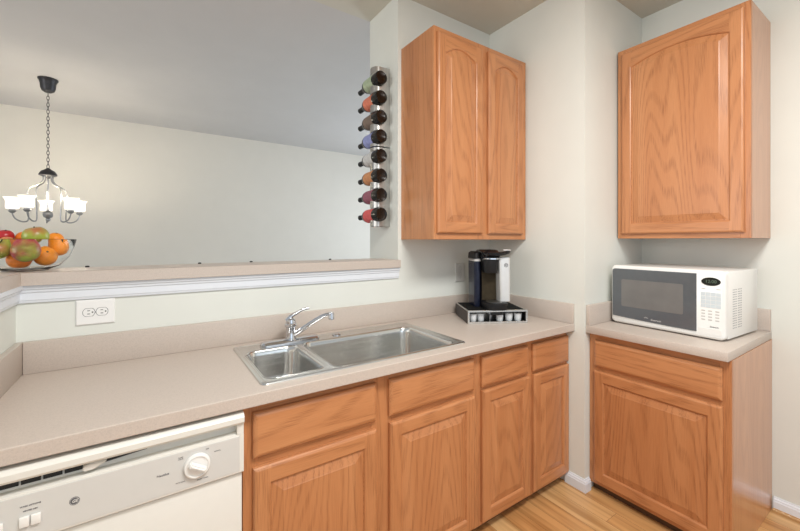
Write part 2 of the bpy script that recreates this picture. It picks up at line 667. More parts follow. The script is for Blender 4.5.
# ------------------------------------------------------------------ main countertop
SX0, SX1, SY0, SY1 = 0.297, 1.203, 1.235, 1.745      # sink rim
BL = (0.324, 0.538, 1.276, 1.634)                    # left bowl
BR = (0.566, 1.150, 1.256, 1.645)                    # right bowl
ct = empty('countertop', (0, 0, 0), 0, 'long beige speckled laminate countertop with backsplash holding the sink', 'countertop')
bm = bmesh.new()
add_box(bm, XL, XS - 0.0008, YC, YB - 0.001, 0.874, 0.914, 0.003, 2)
top = link_mesh('worktop', bm, M['lam'], ct)
bm = bmesh.new()
loft(bm, [rrect(SX0 + 0.015, SX1 - 0.015, SY0 + 0.015, SY1 - 0.015, 0.02, 0.80), rrect(SX0 + 0.015, SX1 - 0.015, SY0 + 0.015, SY1 - 0.015, 0.02, 1.0)])
boolean(top, [link_mesh('cutter', bm, M['lam'])])


def splash(name, x0, x1, y0, y1, parent, z0=0.9142, z1=1.0265):
    return box(name, x0, x1, y0, y1, z0, z1, M['lam'], parent, 0.0025, 2)


splash('backsplash', XL + 0.0205, XS - 0.0215, YB - 0.020, YB - 0.001, ct)
splash('side_splash', XS - 0.021, XS - 0.001, YC + 0.002, YB - 0.001, ct)
splash('side_splash', XL + 0.0005, XL + 0.020, 0.6, YB - 0.001, ct)

# ------------------------------------------------------------------ sink
sink = empty('kitchen_sink', (0.75, 1.49, 0.914), 0, 'double bowl stainless steel sink, small left bowl, set in the countertop', 'sink')
sx, sy, sz = 0.75, 1.49, 0.914


def L_(lp):
    return [(x - sx, y - sy, z - sz) for x, y, z in lp]


bm = bmesh.new()
prof = [(0.0, 0.0005, 0.022), (0.002, 0.0045, 0.021), (0.008, 0.0060, 0.020), (0.014, 0.0050, 0.018), (0.018, 0.0036, 0.016)]
loops = [L_(rrect(SX0 + d, SX1 - d, SY0 + d, SY1 - d, r, sz + h)) for d, h, r in prof]
loft(bm, loops, True, True)
deck = link_mesh('rim_deck', bm, M['steel'], sink, True)
cuts = []
for b in (BL, BR):
    bm = bmesh.new()
    loft(bm, [L_(rrect(*b, 0.045, sz - 0.05)), L_(rrect(*b, 0.045, sz + 0.05))])
    c = link_mesh('cutter', bm, M['steel'])
    c.parent = sink
    cuts.append(c)
boolean(deck, cuts)
for p in deck.data.polygons:
    p.use_smooth = False
for b, depth in ((BL, 0.150), (BR, 0.175)):
    bm = bmesh.new()
    x0, x1, y0, y1 = b
    ps = [(-0.004, 0.0042), (0.0, 0.0030), (0.003, -0.002), (0.006, -0.02), (0.012, -depth + 0.045), (0.018, -depth + 0.022), (0.032, -depth + 0.007), (0.055, -depth)]
    loops = [L_(rrect(x0 + d, x1 - d, y0 + d, y1 - d, max(0.02, 0.045 - 0.1 * max(0, d - 0.03)), sz + h, 8)) for d, h in ps]
    loft(bm, loops, False, True)
    o = link_mesh('bowl', bm, M['bowlsteel'], sink, 'all')
    md = o.modifiers.new('thickness', 'SOLIDIFY')
    md.thickness = 0.001
    bm = bmesh.new()
    lathe(bm, [(0.042, 0.0), (0.042, 0.003), (0.036, 0.004), (0.030, 0.001), (0.0, 0.0008)], 24, ((x0 + x1) / 2 - sx, (y0 + y1) / 2 - sy, -depth + 0.0012))
    link_mesh('drain', bm, M['chrome'], sink, True)
bm = bmesh.new()
lathe(bm, [(0.021, 0), (0.021, 0.004), (0.017, 0.008), (0.0, 0.009)], 24, (0.764 - sx, 1.695 - sy, 0.0037))
link_mesh('hole_cover', bm, M['chrome'], sink, True)

# ------------------------------------------------------------------ faucet
fx, fy, fz = 0.536, 1.690, 0.9178
fau = empty('faucet', (fx, fy, fz), 0, 'chrome single lever kitchen faucet standing on the back of the sink', 'faucet')
bm = bmesh.new()
loft(bm, [rrect(-0.135, 0.135, -0.028, 0.028, 0.027, 0.0), rrect(-0.135, 0.135, -0.028, 0.028, 0.027, 0.008), rrect(-0.129, 0.129, -0.022, 0.022, 0.0215, 0.015), rrect(-0.10, 0.10, -0.012, 0.012, 0.0115, 0.0185)])
link_mesh('base_plate', bm, M['chrome'], fau, True)
bm = bmesh.new()
lathe(bm, [(0.027, 0.014), (0.023, 0.024), (0.021, 0.05), (0.022, 0.075), (0.0225, 0.092), (0.020, 0.104), (0.012, 0.110), (0, 0.112)], 28)
link_mesh('body', bm, M['chrome'], fau, True)
bm = bmesh.new()
lathe(bm, [(0.024, 0.070), (0.0265, 0.073), (0.0265, 0.082), (0.024, 0.085)], 28)
link_mesh('collar', bm, M['chrome'], fau, True)
bm = bmesh.new()
tube(bm, smooth_path([(-0.016, 0.004, 0.098), (0.0, 0, 0.116), (0.028, -0.004, 0.131), (0.052, -0.007, 0.143), (0.082, -0.010, 0.149)], 6),
     [0.012 - 0.006 * min(1, k / 16) for k in range(25)], 12)
link_mesh('lever', bm, M['chrome'], fau, True)
bm = bmesh.new()
sp = smooth_path([(0.012, -0.008, 0.036), (0.045, -0.026, 0.058), (0.095, -0.053, 0.096), (0.128, -0.072, 0.117), (0.146, -0.082, 0.123), (0.162, -0.092, 0.1225)], 6)
tube(bm, sp, [0.012 - 0.0035 * k / (len(sp) - 1) for k in range(len(sp))], 12)
link_mesh('spout', bm, M['chrome'], fau, True)
bm = bmesh.new()
lathe(bm, [(0.010, 0.134), (0.0125, 0.128), (0.0125, 0.112), (0.0135, 0.110), (0.0135, 0.101), (0.010, 0.099)], 20, (0.160, -0.091, 0))
link_mesh('aerator', bm, M['chrome'], fau, True)


# ------------------------------------------------------------------ cabinets
def arch_loop(x0, x1, z0, zs, rise, y, hw, n=14):
    """rectangle whose top edge is an arch; hw = half width the arch is defined on"""
    xc = (x0 + x1) / 2
    pts = [(x0, y, z0), (x1, y, z0)]
    for k in range(n + 1):
        x = x1 + (x0 - x1) * k / n
        u = abs(x - xc) / hw
        pts.append((x, y, zs + rise * max(0.0, 1 - min(1, u) ** 2)))
    return pts


def door(parent, x0, x1, z0, z1, rise=0.0, st=0.056, bot=0.060, top_=0.060, t=0.019, yf=-0.0195, name='door'):
    """door slab in the plane y = yf (front) .. yf + t, hinged on its cabinet; frame with raised panel"""
    cx, cz = (x0 + x1) / 2, (z0 + z1) / 2
    hx, hz = (x1 - x0) / 2, (z1 - z0) / 2
    yb, yfr = t / 2, -t / 2
    n = 14
    bm = bmesh.new()

    def rect(d, y):
        return arch_loop(-hx + d, hx - d, -hz + d, hz - d, 0, y, 1, n)

    ix, iz0, izs = hx - st, -hz + bot, hz - top_ - rise

    def inner(d, y):
        return arch_loop(-ix + d, ix - d, iz0 + d, izs - d, rise, y, ix, n)

    loft(bm, [rect(0, yb), rect(0, yfr + 0.007), rect(0.0035, yfr + 0.0025), rect(0.009, yfr), inner(-0.007, yfr), inner(-0.003, yfr + 0.0025), inner(0, yfr + 0.0085)], True, True)
    for s in (-1, 1):
        g = bm.verts[:] + bm.edges[:] + bm.faces[:]
        bmesh.ops.bisect_plane(bm, geom=g, plane_co=(s * (ix + 0.002), 0, 0), plane_no=(1, 0, 0))
    for f in bm.faces:
        f.material_index = 1 if abs(f.calc_center_median().x) < ix + 0.002 else 0
    d = link_mesh(name, bm, [M['oak_z'], M['oak_x']], parent, False, (cx, yf + t / 2, cz))
    bm = bmesh.new()
    y1 = yfr + 0.0084
    loft(bm, [inner(0.0005, y1), inner(0.004, y1), inner(0.034, yfr + 0.0015), inner(0.037, yfr + 0.0003)], False, True)
    pn = link_mesh('raised_panel', bm, M['oak_panel'], d)
    return d


def drawer_front(parent, x0, x1, z0, z1, t=0.019, yf=-0.0195):
    cx, cz = (x0 + x1) / 2, (z0 + z1) / 2
    hx, hz = (x1 - x0) / 2, (z1 - z0) / 2
    bm = bmesh.new()

    def rect(d, y):
        return [(-hx + d, y, -hz + d), (hx - d, y, -hz + d), (hx - d, y, hz - d), (-hx + d, y, hz - d)]

    loft(bm, [rect(0, t / 2), rect(0, -t / 2 + 0.008), rect(0.004, -t / 2 + 0.004), rect(0.010, -t / 2 + 0.001), rect(0.014, -t / 2)])
    return link_mesh('drawer_front', bm, M['oak_x'], parent, False, (cx, yf + t / 2, cz))


def frame_bars(bm, x0, x1, z0, z1, y0, y1, mi):
    add_box(bm, x0, x1, y0, y1, z0, z1, 0.0008, 1, mi)


def cabinet(name, loc, rz, label, w, d, z0, z1, stiles, rails, toe=None, group=None):
    """local frame: front of the face frame at y=0, x 0..w, looking to -y"""
    root = empty(name, loc, rz, label, 'cabinet', group)
    ft = 0.019
    bm = bmesh.new()
    if toe is None:
        add_box(bm, 0, w, ft + 0.0002, d, z0, z1)
    else:
        add_box(bm, 0, 0.016, ft + 0.0002, d, z0, z1)
        add_box(bm, w - 0.016, w, ft + 0.0002, d, z0, z1)
        add_box(bm, 0.0162, w - 0.0162, ft + 0.0002, d - 0.0082, z0, z0 + 0.016)
        add_box(bm, 0.0162, w - 0.0162, d - 0.008, d, z0, z1)
    if toe is not None:
        add_box(bm, w - 0.016, w, toe, d, 0.0006, z0 - 0.0002)
    link_mesh('carcass', bm, M['oak_side' if rz else 'oak_z'], root)
    bm = bmesh.new()
    for a, b in stiles:
        frame_bars(bm, a, b, z0, z1, 0, ft, 0)
    for (a, b, c, e) in rails:
        frame_bars(bm, a + 0.0002, b - 0.0002, c, e, 0.0004, ft, 1)
    link_mesh('face_frame', bm, [M['oak_z'], M['oak_x']], root)
    if toe is not None:
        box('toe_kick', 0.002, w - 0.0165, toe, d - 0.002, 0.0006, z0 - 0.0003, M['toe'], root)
    return root


YF = 1.2355      # face frame plane of the lower run
ZT = 0.8735
sb = cabinet('sink_base_cabinet', (0.2412, YF, 0), 0, 'golden oak sink base cabinet under the sink beside the dishwasher', 1.0180, YB - YF - 0.002, 0.046, ZT,
             [(0, 0.045), (0.460, 0.548), (0.975, 1.018)],
             [(0.045, 0.460, 0.825, ZT), (0.548, 0.975, 0.825, ZT), (0.045, 0.460, 0.655, 0.705), (0.548, 0.975, 0.655, 0.705), (0.045, 0.460, 0.046, 0.085), (0.548, 0.975, 0.046, 0.085)], 0.04)
ox = 0.2412
drawer_front(sb, 0.269 - ox, 0.716 - ox, 0.697, 0.840)
drawer_front(sb, 0.774 - ox, 1.235 - ox, 0.697, 0.840)
door(sb, 0.270 - ox, 0.716 - ox, 0.065, 0.664)
door(sb, 0.776 - ox, 1.236 - ox, 0.065, 0.670)
ox = 1.2597
bc = cabinet('base_cabinet', (ox, YF, 0), 0, 'golden oak base cabinet with two narrow doors below the coffee maker', XS - ox - 0.001, YB - YF - 0.002, 0.046, ZT,
             [(0, 0.045), (0.348, 0.418), (0.670, XS - ox - 0.001)],
             [(0.045, 0.348, 0.825, ZT), (0.418, 0.670, 0.825, ZT), (0.045, 0.348, 0.655, 0.705), (0.418, 0.670, 0.655, 0.705), (0.045, 0.348, 0.046, 0.085), (0.418, 0.670, 0.046, 0.085)], 0.04)
drawer_front(bc, 1.284 - ox, 1.622 - ox, 0.697, 0.840)
drawer_front(bc, 1.662 - ox, 1.983 - ox, 0.697, 0.840)
door(bc, 1.286 - ox, 1.632 - ox, 0.065, 0.680)
door(bc, 1.667 - ox, 1.983 - ox, 0.065, 0.680)

# cabinet below the microwave, facing the left
XM = 2.036
mc = cabinet('base_cabinet', (XM, 1.1290, 0), -PI / 2, 'golden oak base cabinet with one wide door below the microwave', 0.6105, XR - XM - 0.002, 0.046, ZT,
             [(0, 0.050), (0.570, 0.6105)],
             [(0.050, 0.570, 0.825, ZT), (0.050, 0.570, 0.650, 0.705), (0.050, 0.570, 0.046, 0.085)], 0.035)
drawer_front(mc, 0.032, 0.582, 0.697, 0.838)
door(mc, 0.030, 0.584, 0.068, 0.672)

# wall cabinets
uc = cabinet('wall_cabinet', (1.2338, 1.5155, 0), 0, 'golden oak wall cabinet with two arched doors above the coffee maker', XS - 1.2338 - 0.002, YB - 1.5155 - 0.001, 1.388, 2.511,
             [(0, 0.038), (0.325, 0.418), (0.700, XS - 1.2338 - 0.002)],
             [(0.038, 0.325, 1.388, 1.432), (0.418, 0.700, 1.388, 1.432), (0.038, 0.325, 2.465, 2.511), (0.418, 0.700, 2.465, 2.511)])
ox = 1.2338
door(uc, 1.250 - ox, 1.582 - ox, 1.421, 2.480, 0.045)
door(uc, 1.630 - ox, 1.942 - ox, 1.421, 2.480, 0.045)
ur = cabinet('wall_cabinet', (2.3330, 1.1205, 0), -PI / 2, 'golden oak wall cabinet with one wide door hanging above the microwave', 0.596, XR - 2.3330 - 0.001, 1.394, 2.510,
             [(0, 0.038), (0.558, 0.596)], [(0.038, 0.558, 1.394, 1.440), (0.038, 0.558, 2.465, 2.510)])
door(ur, 0.026, 0.574, 1.421, 2.484, 0.040)

# ------------------------------------------------------------------ countertop under the microwave
c2 = empty('countertop', (0, 0, 0), 0, 'short beige laminate countertop under the white microwave', 'countertop')
box('worktop', 1.995, XR - 0.001, 0.5195, YR - 0.001, 0.874, 0.914, M['lam'], c2, 0.003)
splash('backsplash', XR - 0.020, XR - 0.001, 0.5215, YR - 0.0215, c2)
splash('side_splash', 1.998, XR - 0.001, YR - 0.021, YR - 0.001, c2)

# ------------------------------------------------------------------ dishwasher
DX0, DX1, DY = -0.368, 0.2365, 1.195
dw = empty('dishwasher', ((DX0 + DX1) / 2, DY, 0), 0, 'off white dishwasher with round dial built in at the left under the counter', 'dishwasher')
dcx = (DX0 + DX1) / 2
a, b = DX0 - dcx, DX1 - dcx
# tub and door
bm = bmesh.new()
add_box(bm, a + 0.002, b - 0.002, 0.045, 0.60, 0.06, 0.866)
link_mesh('tub', bm, M['bisque'], dw)
box('door_panel', a + 0.003, b - 0.003, 0.010, 0.044, 0.10, 0.678, M['bisque'], dw, 0.004)
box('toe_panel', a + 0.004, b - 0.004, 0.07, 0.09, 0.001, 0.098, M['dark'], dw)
# console: frame around the handle recess
bm = bmesh.new()
P1 = [(0.043, 0.682), (0.004, 0.682), (0.0, 0.686), (0.0, 0.797), (0.003, 0.7985), (0.030, 0.7990), (0.034, 0.829), (0.004, 0.829), (-0.004, 0.831), (-0.010, 0.838), (-0.010, 0.852), (-0.004, 0.860), (0.004, 0.863), (0.043, 0.863)]
loft(bm, [[(x, y, z) for y, z in P1] for x in (a, b)])
con = link_mesh('control_panel', bm, M['bisque'], dw, True)
for x0, x1 in ((a, a + 0.018), (b - 0.0185, b)):
    box('recess_end', x0 + 0.0002, x1 - 0.0002, 0.0004, 0.0335, 0.7985, 0.8295, M['bisque'], con)
box('fascia', a + 0.012, b - 0.012, -0.0012, 0.0008, 0.690, 0.7945, M['panelgrey'], con, 0.0008, 1)
for k in range(6):     # dark vent openings at the left of the recess
    x1 = -0.139 - dcx - k * 0.0385
    box('vent', x1 - 0.0345, x1, 0.0275, 0.0300, 0.806, 0.824, M['dark'], con)
bm = bmesh.new()       # tapering dark gap beside the latch
x0, x1 = -0.105 - dcx, -0.005 - dcx
loft(bm, [[(x0, y, 0.809), (x1, y, 0.8165), (x1, y, 0.8255), (x0, y, 0.8255)] for y in (0.0255, 0.0300)])
link_mesh('latch_gap', bm, M['dark'], con)
bm = bmesh.new()
x0 = -0.137 - dcx
lp = [(x0, 0.808), (x0 + 0.022, 0.808), (x0 + 0.048, 0.8215), (x0 + 0.046, 0.825), (x0 + 0.012, 0.825), (x0, 0.820)]
loft(bm, [[(x, y, z) for x, z in lp] for y in (0.004, 0.026)])
bmesh.ops.bevel(bm, geom=bm.edges[:], offset=0.0025, segments=2, affect='EDGES')
link_mesh('latch', bm, M['bisque'], con, True)
# dial
kx, kz = 0.112 - dcx, 0.7455
bm = bmesh.new()
lathe(bm, [(0.034, 0), (0.034, 0.002), (0.0335, 0.007), (0.031, 0.010), (0.028, 0.0105), (0.026, 0.008), (0.0, 0.008)], 40)
kn = link_mesh('dial', bm, M['white'], con, True, (kx, -0.0012, kz))
kn.rotation_euler = (PI / 2, 0, 0)
bm = bmesh.new()
lp = [(-0.0245, -0.0075), (0.0245, -0.0075), (0.0245, 0.0075), (-0.0245, 0.0075)]
loft(bm, [[(x * 1.0, y * 1.15, 0.008) for x, y in lp], [(x * 0.98, y * 0.9, 0.018) for x, y in lp], [(x * 0.86, y * 0.55, 0.024) for x, y in lp]])
bmesh.ops.bevel(bm, geom=bm.edges[:], offset=0.003, segments=2, affect='EDGES')
gr = link_mesh('grip', bm, M['white'], kn, True)
gr.rotation_euler = (0, 0, math.radians(-32))
bm = bmesh.new()
lathe(bm, [(0.0355, 0), (0.0355, 0.0004), (0.0375, 0.0004), (0.0375, 0.0)], 40, cap0=False, cap1=False)
rg = link_mesh('dial_ring', bm, M['panelgrey'], con, True, (kx, -0.0012, kz))
rg.rotation_euler = (PI / 2, 0, 0)
# switches
for xc in (-0.2285, -0.291):
    for s in (-1, 1):
        x = xc - dcx + s * 0.0098
        box('rocker_switch', x - 0.0088, x + 0.0088, -0.0075, -0.0012, 0.7225, 0.7465, M['white'], con, 0.0022, 2)
# printing on the fascia
tz = -0.0014
text('lettering', 'Nautilus', 0.0085, M['ink'], con, (0.0305 - dcx, tz, 0.7455), FRONT, 0.0001)
text('lettering', 'WASH OPTIONS', 0.0048, M['ink'], con, (-0.2285 - dcx, tz, 0.7680), FRONT, 0.0001)
text('lettering', 'HEATED DRY', 0.0042, M['ink'], con, (-0.2285 - dcx, tz, 0.7570), FRONT, 0.0001)
text('lettering', 'DRY', 0.0048, M['ink'], con, (-0.284 - dcx, tz, 0.7560), FRONT, 0.0001)
text('lettering', 'OFF', 0.0048, M['ink'], con, (0.138 - dcx, tz, 0.7835), FRONT)
text('lettering', 'NORMAL', 0.0044, M['ink'], con, (0.164 - dcx, tz, 0.770), FRONT)
text('lettering', 'RINSE\nHOLD', 0.0044, M['ink'], con, (0.072 - dcx, tz, 0.777), FRONT)
text('lettering', 'POTS PANS', 0.0044, M['ink'], con, (0.071 - dcx, tz, 0.711), FRONT)
text('lettering', 'SHORT WASH', 0.0044, M['ink'], con, (0.126 - dcx, tz, 0.703), FRONT)
# round emblem with two intertwined initials
bm = bmesh.new()
lathe(bm, [(0.0100, 0), (0.0100, 0.0005), (0.0, 0.0006)], 32)
em = link_mesh('emblem', bm, M['ink'], con, False, (-0.151 - dcx, -0.0012, 0.7470))
em.rotation_euler = (PI / 2, 0, 0)
bm = bmesh.new()
lathe(bm, [(0.0083, 0.0005), (0.0083, 0.0009), (0.0089, 0.0009), (0.0089, 0.0005)], 32, cap0=False, cap1=False)
link_mesh('emblem_ring', bm, M['panelgrey'], em)
text('initials', 'GE', 0.0098, M['panelgrey'], em, (0.0003, 0, 0.0009), (0, 0, 0), 0.0003, 0.9, shear=0.3)


# ------------------------------------------------------------------ outlets
def outlet_plate(name, loc, w, h, label, mat, horizontal=True):
    r = empty(name, loc, 0, label, 'outlet')
    bm = bmesh.new()
    loft(bm, [[(x, 0, z) for x, z in ((-w / 2, -h / 2), (w / 2, -h / 2), (w / 2, h / 2), (-w / 2, h / 2))],
              [(x, -0.004, z) for x, z in ((-w / 2, -h / 2), (w / 2, -h / 2), (w / 2, h / 2), (-w / 2, h / 2))],
              [(x, -0.007, z) for x, z in ((-w / 2 + .004, -h / 2 + .004), (w / 2 - .004, -h / 2 + .004), (w / 2 - .004, h / 2 - .004), (-w / 2 + .004, h / 2 - .004))]])
    link_mesh('cover_plate', bm, mat, r)
    for s in (-1, 1):
        c = s * 0.0195
        bm = bmesh.new()
        ring = []
        for k in range(28):
            t = 2 * PI * k / 28
            x, z = 0.0172 * math.cos(t), 0.0172 * math.sin(t)
            z = max(-0.0142, min(0.0142, z)) if horizontal else z
            x = x if horizontal else max(-0.0142, min(0.0142, x))
            ring.append((x, z))
        loft(bm, [[(x * 1.09, -0.0066, z * 1.09) for x, z in ring], [(x * 1.09, -0.0072, z * 1.09) for x, z in ring]], mi=1)
        loft(bm, [[(x, -0.0070, z) for x, z in ring], [(x, -0.0084, z) for x, z in ring]], mi=0)
        rc = link_mesh('receptacle', bm, [mat, M['ink']], r, False, (c if horizontal else 0, 0, 0 if horizontal else c))
        bm = bmesh.new()
        if horizontal:
            add_box(bm, -0.0045, 0.0035, -0.0088, -0.0082, 0.0050, 0.0075)
            add_box(bm, -0.0045, 0.0035, -0.0088, -0.0082, -0.0070, -0.0045)
            add_box(bm, 0.0085, 0.0130, -0.0088, -0.0082, -0.0024, 0.0024)
        else:
            add_box(bm, -0.0070, -0.0050, -0.0088, -0.0082, -0.002, 0.006)
            add_box(bm, 0.0050, 0.0070, -0.0088, -0.0082, -0.002, 0.006)
            add_box(bm, -0.002, 0.002, -0.0088, -0.0082, -0.011, -0.007)
        link_mesh('slots', bm, M['dark'], rc)
    bm = bmesh.new()
    lathe(bm, [(0.0028, 0), (0.0028, 0.0012), (0, 0.0014)], 12)
    sc = link_mesh('screw', bm, M['nickel'], r, False, (0, -0.0068, 0))
    sc.rotation_euler = (PI / 2, 0, 0)
    return r


outlet_plate('wall_outlet', (-0.169, YB - 0.0002, 1.1115), 0.116, 0.094, 'white horizontal duplex outlet on the half wall below the bar ledge', M['plate'])
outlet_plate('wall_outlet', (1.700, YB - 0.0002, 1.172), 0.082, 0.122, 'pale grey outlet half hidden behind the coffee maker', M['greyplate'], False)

# ------------------------------------------------------------------ wine racks and bottles
BX, BY, BR_ = 1.134, 1.875, 0.0410
BZ = [1.538 + 0.1153 * k for k in range(8)]
for i, (z0, z1, zs) in enumerate(((1.466, 1.938, BZ[:4]), (1.946, 2.420, BZ[4:]))):
    bm = bmesh.new()
    ya, yb_, xn, xw = 1.905, 1.995, 1.106, XJ - 0.0008
    yc_ = (ya + yb_) / 2
    rr = (yb_ - ya) / 2
    outer = [(xw, ya)] + [(xn + rr * 0.75 - rr * 0.75 * math.sin(t), yc_ - rr * math.cos(t)) for t in [PI * k / 16 for k in range(17)]] + [(xw, yb_)]
    inn = [(xw - 0.0018, ya + 0.0018)] + [(xn + rr * 0.75 - (rr * 0.75 - 0.0018) * math.sin(t), yc_ - (rr - 0.0018) * math.cos(t)) for t in [PI * k / 16 for k in range(17)]] + [(xw - 0.0018, yb_ - 0.0018)]
    lo = outer + inn[::-1]
    loft(bm, [[(x, y, z) for x, y in lo] for z in (z0, z1)], True, True)
    rk = link_mesh('wine_rack', bm, M['steelv'], None, False)
    cuts = []
    for z in zs:
        bm = bmesh.new()
        lathe(bm, [(BR_ + 0.0030, -0.2), (BR_ + 0.0030, 0.4)], 40)
        c = link_mesh('cutter', bm, M['steelv'], None, False, (BX, BY, z))
        c.rotation_euler = (-PI / 2, 0, 0)
        cuts.append(c)
    boolean(rk, cuts)
    tag(rk, ['brushed steel wall wine rack on the wall end, the lower of two', 'brushed steel wall wine rack on the wall end, the upper of two'][i], 'wine rack', 'steel wine racks')

LABELS = [((0.62, 0.10, 0.10), 'red', 'red labelled wine bottle in the lowest slot of the wine racks'),
          ((0.28, 0.09, 0.13), 'maroon', 'maroon labelled wine bottle second from the bottom of the wine racks'),
          ((0.55, 0.24, 0.10), 'amber', 'amber labelled wine bottle third from the bottom of the wine racks'),
          ((0.55, 0.55, 0.54), 'pale', 'white labelled wine bottle in the top slot of the lower wine rack'),
          ((0.26, 0.29, 0.55), 'blue', 'blue labelled wine bottle in the lowest slot of the upper wine rack'),
          ((0.18, 0.13, 0.10), 'brown', 'brown labelled wine bottle above the blue labelled one in the rack'),
          ((0.66, 0.19, 0.11), 'coral', 'coral labelled wine bottle second from the top of the wine racks'),
          ((0.36, 0.44, 0.30), 'green', 'green labelled wine bottle in the topmost slot of the wine racks')]
for z, (col, nm, lab) in zip(BZ, LABELS):
    r = empty('wine_bottle', (BX, BY, z), 0, lab, 'wine bottle', 'wine bottles in the wall racks')
    r.rotation_euler = (-PI / 2 - math.radians(2.0), 0, 0)      # local z runs to +y, neck slightly lower
    bm = bmesh.new()
    lathe(bm, [(0.0, 0.004), (0.020, 0.0035), (0.030, 0.001), (0.035, 0.0), (0.0390, 0.003), (BR_ - 0.0005, 0.012), (BR_ - 0.0005, 0.165), (0.037, 0.180), (0.028, 0.196), (0.0185, 0.211), (0.0152, 0.222), (0.0145, 0.250), (0.0145, 0.256), (0, 0.256)], 36)
    link_mesh('glass_body', bm, M['bottle'], r, True)
    bm = bmesh.new()
    lathe(bm, [(BR_ - 0.0006, 0.060), (BR_ + 0.0004, 0.061), (BR_ + 0.0004, 0.158), (BR_ - 0.0006, 0.159)], 36, cap0=False, cap1=False)
    link_mesh('paper_label', bm, plain('label_' + nm, col, 0.6, var=0.15, scale=60), r, True)
    bm = bmesh.new()
    lathe(bm, [(0.0150, 0.218), (0.0162, 0.222), (0.0158, 0.258), (0.0165, 0.262), (0.0165, 0.271), (0.014, 0.273), (0, 0.2735)], 24, cap0=False)
    link_mesh('capsule', bm, M['black'], r, True)

# ------------------------------------------------------------------ chandelier
CX, CY = -0.753, 4.526
ch = empty('chandelier', (CX, CY, ZC), 0, 'five arm dark metal chandelier with lit white glass shades over the dining area', 'chandelier')
bm = bmesh.new()
lathe(bm, [(0.088, 0), (0.088, -0.012), (0.080, -0.020), (0.070, -0.045), (0.066, -0.085), (0.055, -0.108), (0.030, -0.122), (0.012, -0.126), (0.0, -0.126)], 32)
link_mesh('canopy', bm, M['bronze'], ch, True)
bm = bmesh.new()
zt, zb = -0.124, -0.800
nl = 22
pitch = (zt - zb) / nl
for k in range(nl):
    zc_ = zt - pitch * (k + 0.5)
    pts = []
    for q in range(15):
        t = 2 * PI * q / 14
        lx = 0.0115 * math.cos(t)
        lz = (pitch * 0.5 + 0.005) * math.sin(t)
        pts.append((lx, 0, zc_ + lz) if k % 2 else (0, lx, zc_ + lz))
    tube(bm, pts, 0.0026, 6)
link_mesh('chain', bm, M['bronze'], ch, True)
bm = bmesh.new()
lathe(bm, [(0.0, -0.795), (0.016, -0.800), (0.030, -0.812), (0.060, -0.826), (0.078, -0.850), (0.080, -0.864), (0.066, -0.870), (0.050, -0.874), (0.020, -0.890), (0.0, -0.895)], 32)
link_mesh('hub', bm, M['bronze'], ch, True)
bm = bmesh.new()
lathe(bm, [(0.007, -0.90), (0.007, -1.175), (0.014, -1.180), (0.040, -1.196), (0.046, -1.216), (0.038, -1.238), (0.015, -1.246), (0.022, -1.252), (0.020, -1.266), (0.008, -1.276), (0.0, -1.280)], 24)
link_mesh('finial', bm, M['nickel'], ch, True)
view = math.atan2(CY, CX)
for k in range(5):
    # one arm points nearly straight away from the kitchen
    ang = view + math.radians(3 - 72 * k)
    ca, sa = math.cos(ang), math.sin(ang)

    def pr(r, z):
        return (r * ca, r * sa, z)

    bm = bmesh.new()
    tube(bm, smooth_path([pr(0.046, -0.868), pr(0.044, -0.908), pr(0.080, -0.946), pr(0.148, -0.978), pr(0.172, -1.03), pr(0.166, -1.17), pr(0.164, -1.245), pr(0.175, -1.276), pr(0.220, -1.280), pr(0.268, -1.258), pr(0.292, -1.220), pr(0.295, -1.190)], 6), 0.0065, 8)
    link_mesh('arm', bm, M['nickel'], ch, True)
    bm = bmesh.new()
    lathe(bm, [(0.014, -1.208), (0.030, -1.196), (0.033, -1.188), (0.026, -1.182), (0.026, -1.150), (0.0, -1.148)], 20, pr(0.295, 0))
    link_mesh('socket_cup', bm, M['nickel'], ch, True)
    bm = bmesh.new()
    c = pr(0.295, 0)
    lathe(bm, [(0.026, -1.174), (0.052, -1.170), (0.056, -1.156), (0.054, -1.116), (0.056, -1.096), (0.066, -1.081), (0.076, -1.072), (0.073, -1.072), (0.062, -1.083), (0.052, -1.098), (0.05, -1.118), (0.051, -1.154), (0.026, -1.168)], 32, c, cap0=False, cap1=False)
    link_mesh('lamp_shade', bm, M['shade'], ch, True)
    pl = bpy.data.lights.new('bulb_light', 'POINT')
    pl.energy = 4.2
    pl.color = (1.0, 0.88, 0.70)
    pl.shadow_soft_size = 0.03
    po = bpy.data.objects.new('bulb_light', pl)
    COL.objects.link(po)
    po.parent = ch
    po.location = (c[0], c[1], -1.065)

for c_ in ch.children:
    if c_.type == 'MESH':
        for v in c_.data.vertices:
            v.co.x *= 0.79
            v.co.y *= 0.79
    else:
        c_.location.x *= 0.79
        c_.location.y *= 0.79

# ------------------------------------------------------------------ fruit bowl and fruit
FB = (-0.376, 1.898, 1.270)
bm = bmesh.new()
pin = [(0.0, 0.0065), (0.045, 0.0065), (0.067, 0.009), (0.094, 0.021), (0.118, 0.050), (0.132, 0.085), (0.139, 0.115)]
pout = [(0.1405, 0.1165), (0.1415, 0.115), (0.1345, 0.084), (0.1205, 0.048), (0.096, 0.0185), (0.069, 0.006), (0.060, 0.0005), (0.052, 0.0005), (0.046, 0.004), (0.0, 0.004)]
lathe(bm, pin + pout, 56)
bw = link_mesh('fruit_bowl', bm, M['glass'], None, 'all', FB)
tag(bw, 'clear glass bowl of fruit standing on the corner of the bar ledge', 'bowl')


def fruit_mesh(bm, r, kind):
    prof = []
    for k in range(17):
        t = -PI / 2 + PI * k / 16
        rr, z = r * math.cos(t), r * math.sin(t)
        if kind == 'apple':
            rr *= 1.03 + 0.05 * math.sin(t)
            dip = max(0, 1 - rr / (0.55 * r))
            z -= math.copysign(0.36 * r * dip ** 1.5, z) * (1 if z > 0 else 0.55)
            z *= 1.04
        else:
            z *= 0.96
        prof.append((rr, z))
    lathe(bm, prof, 28)


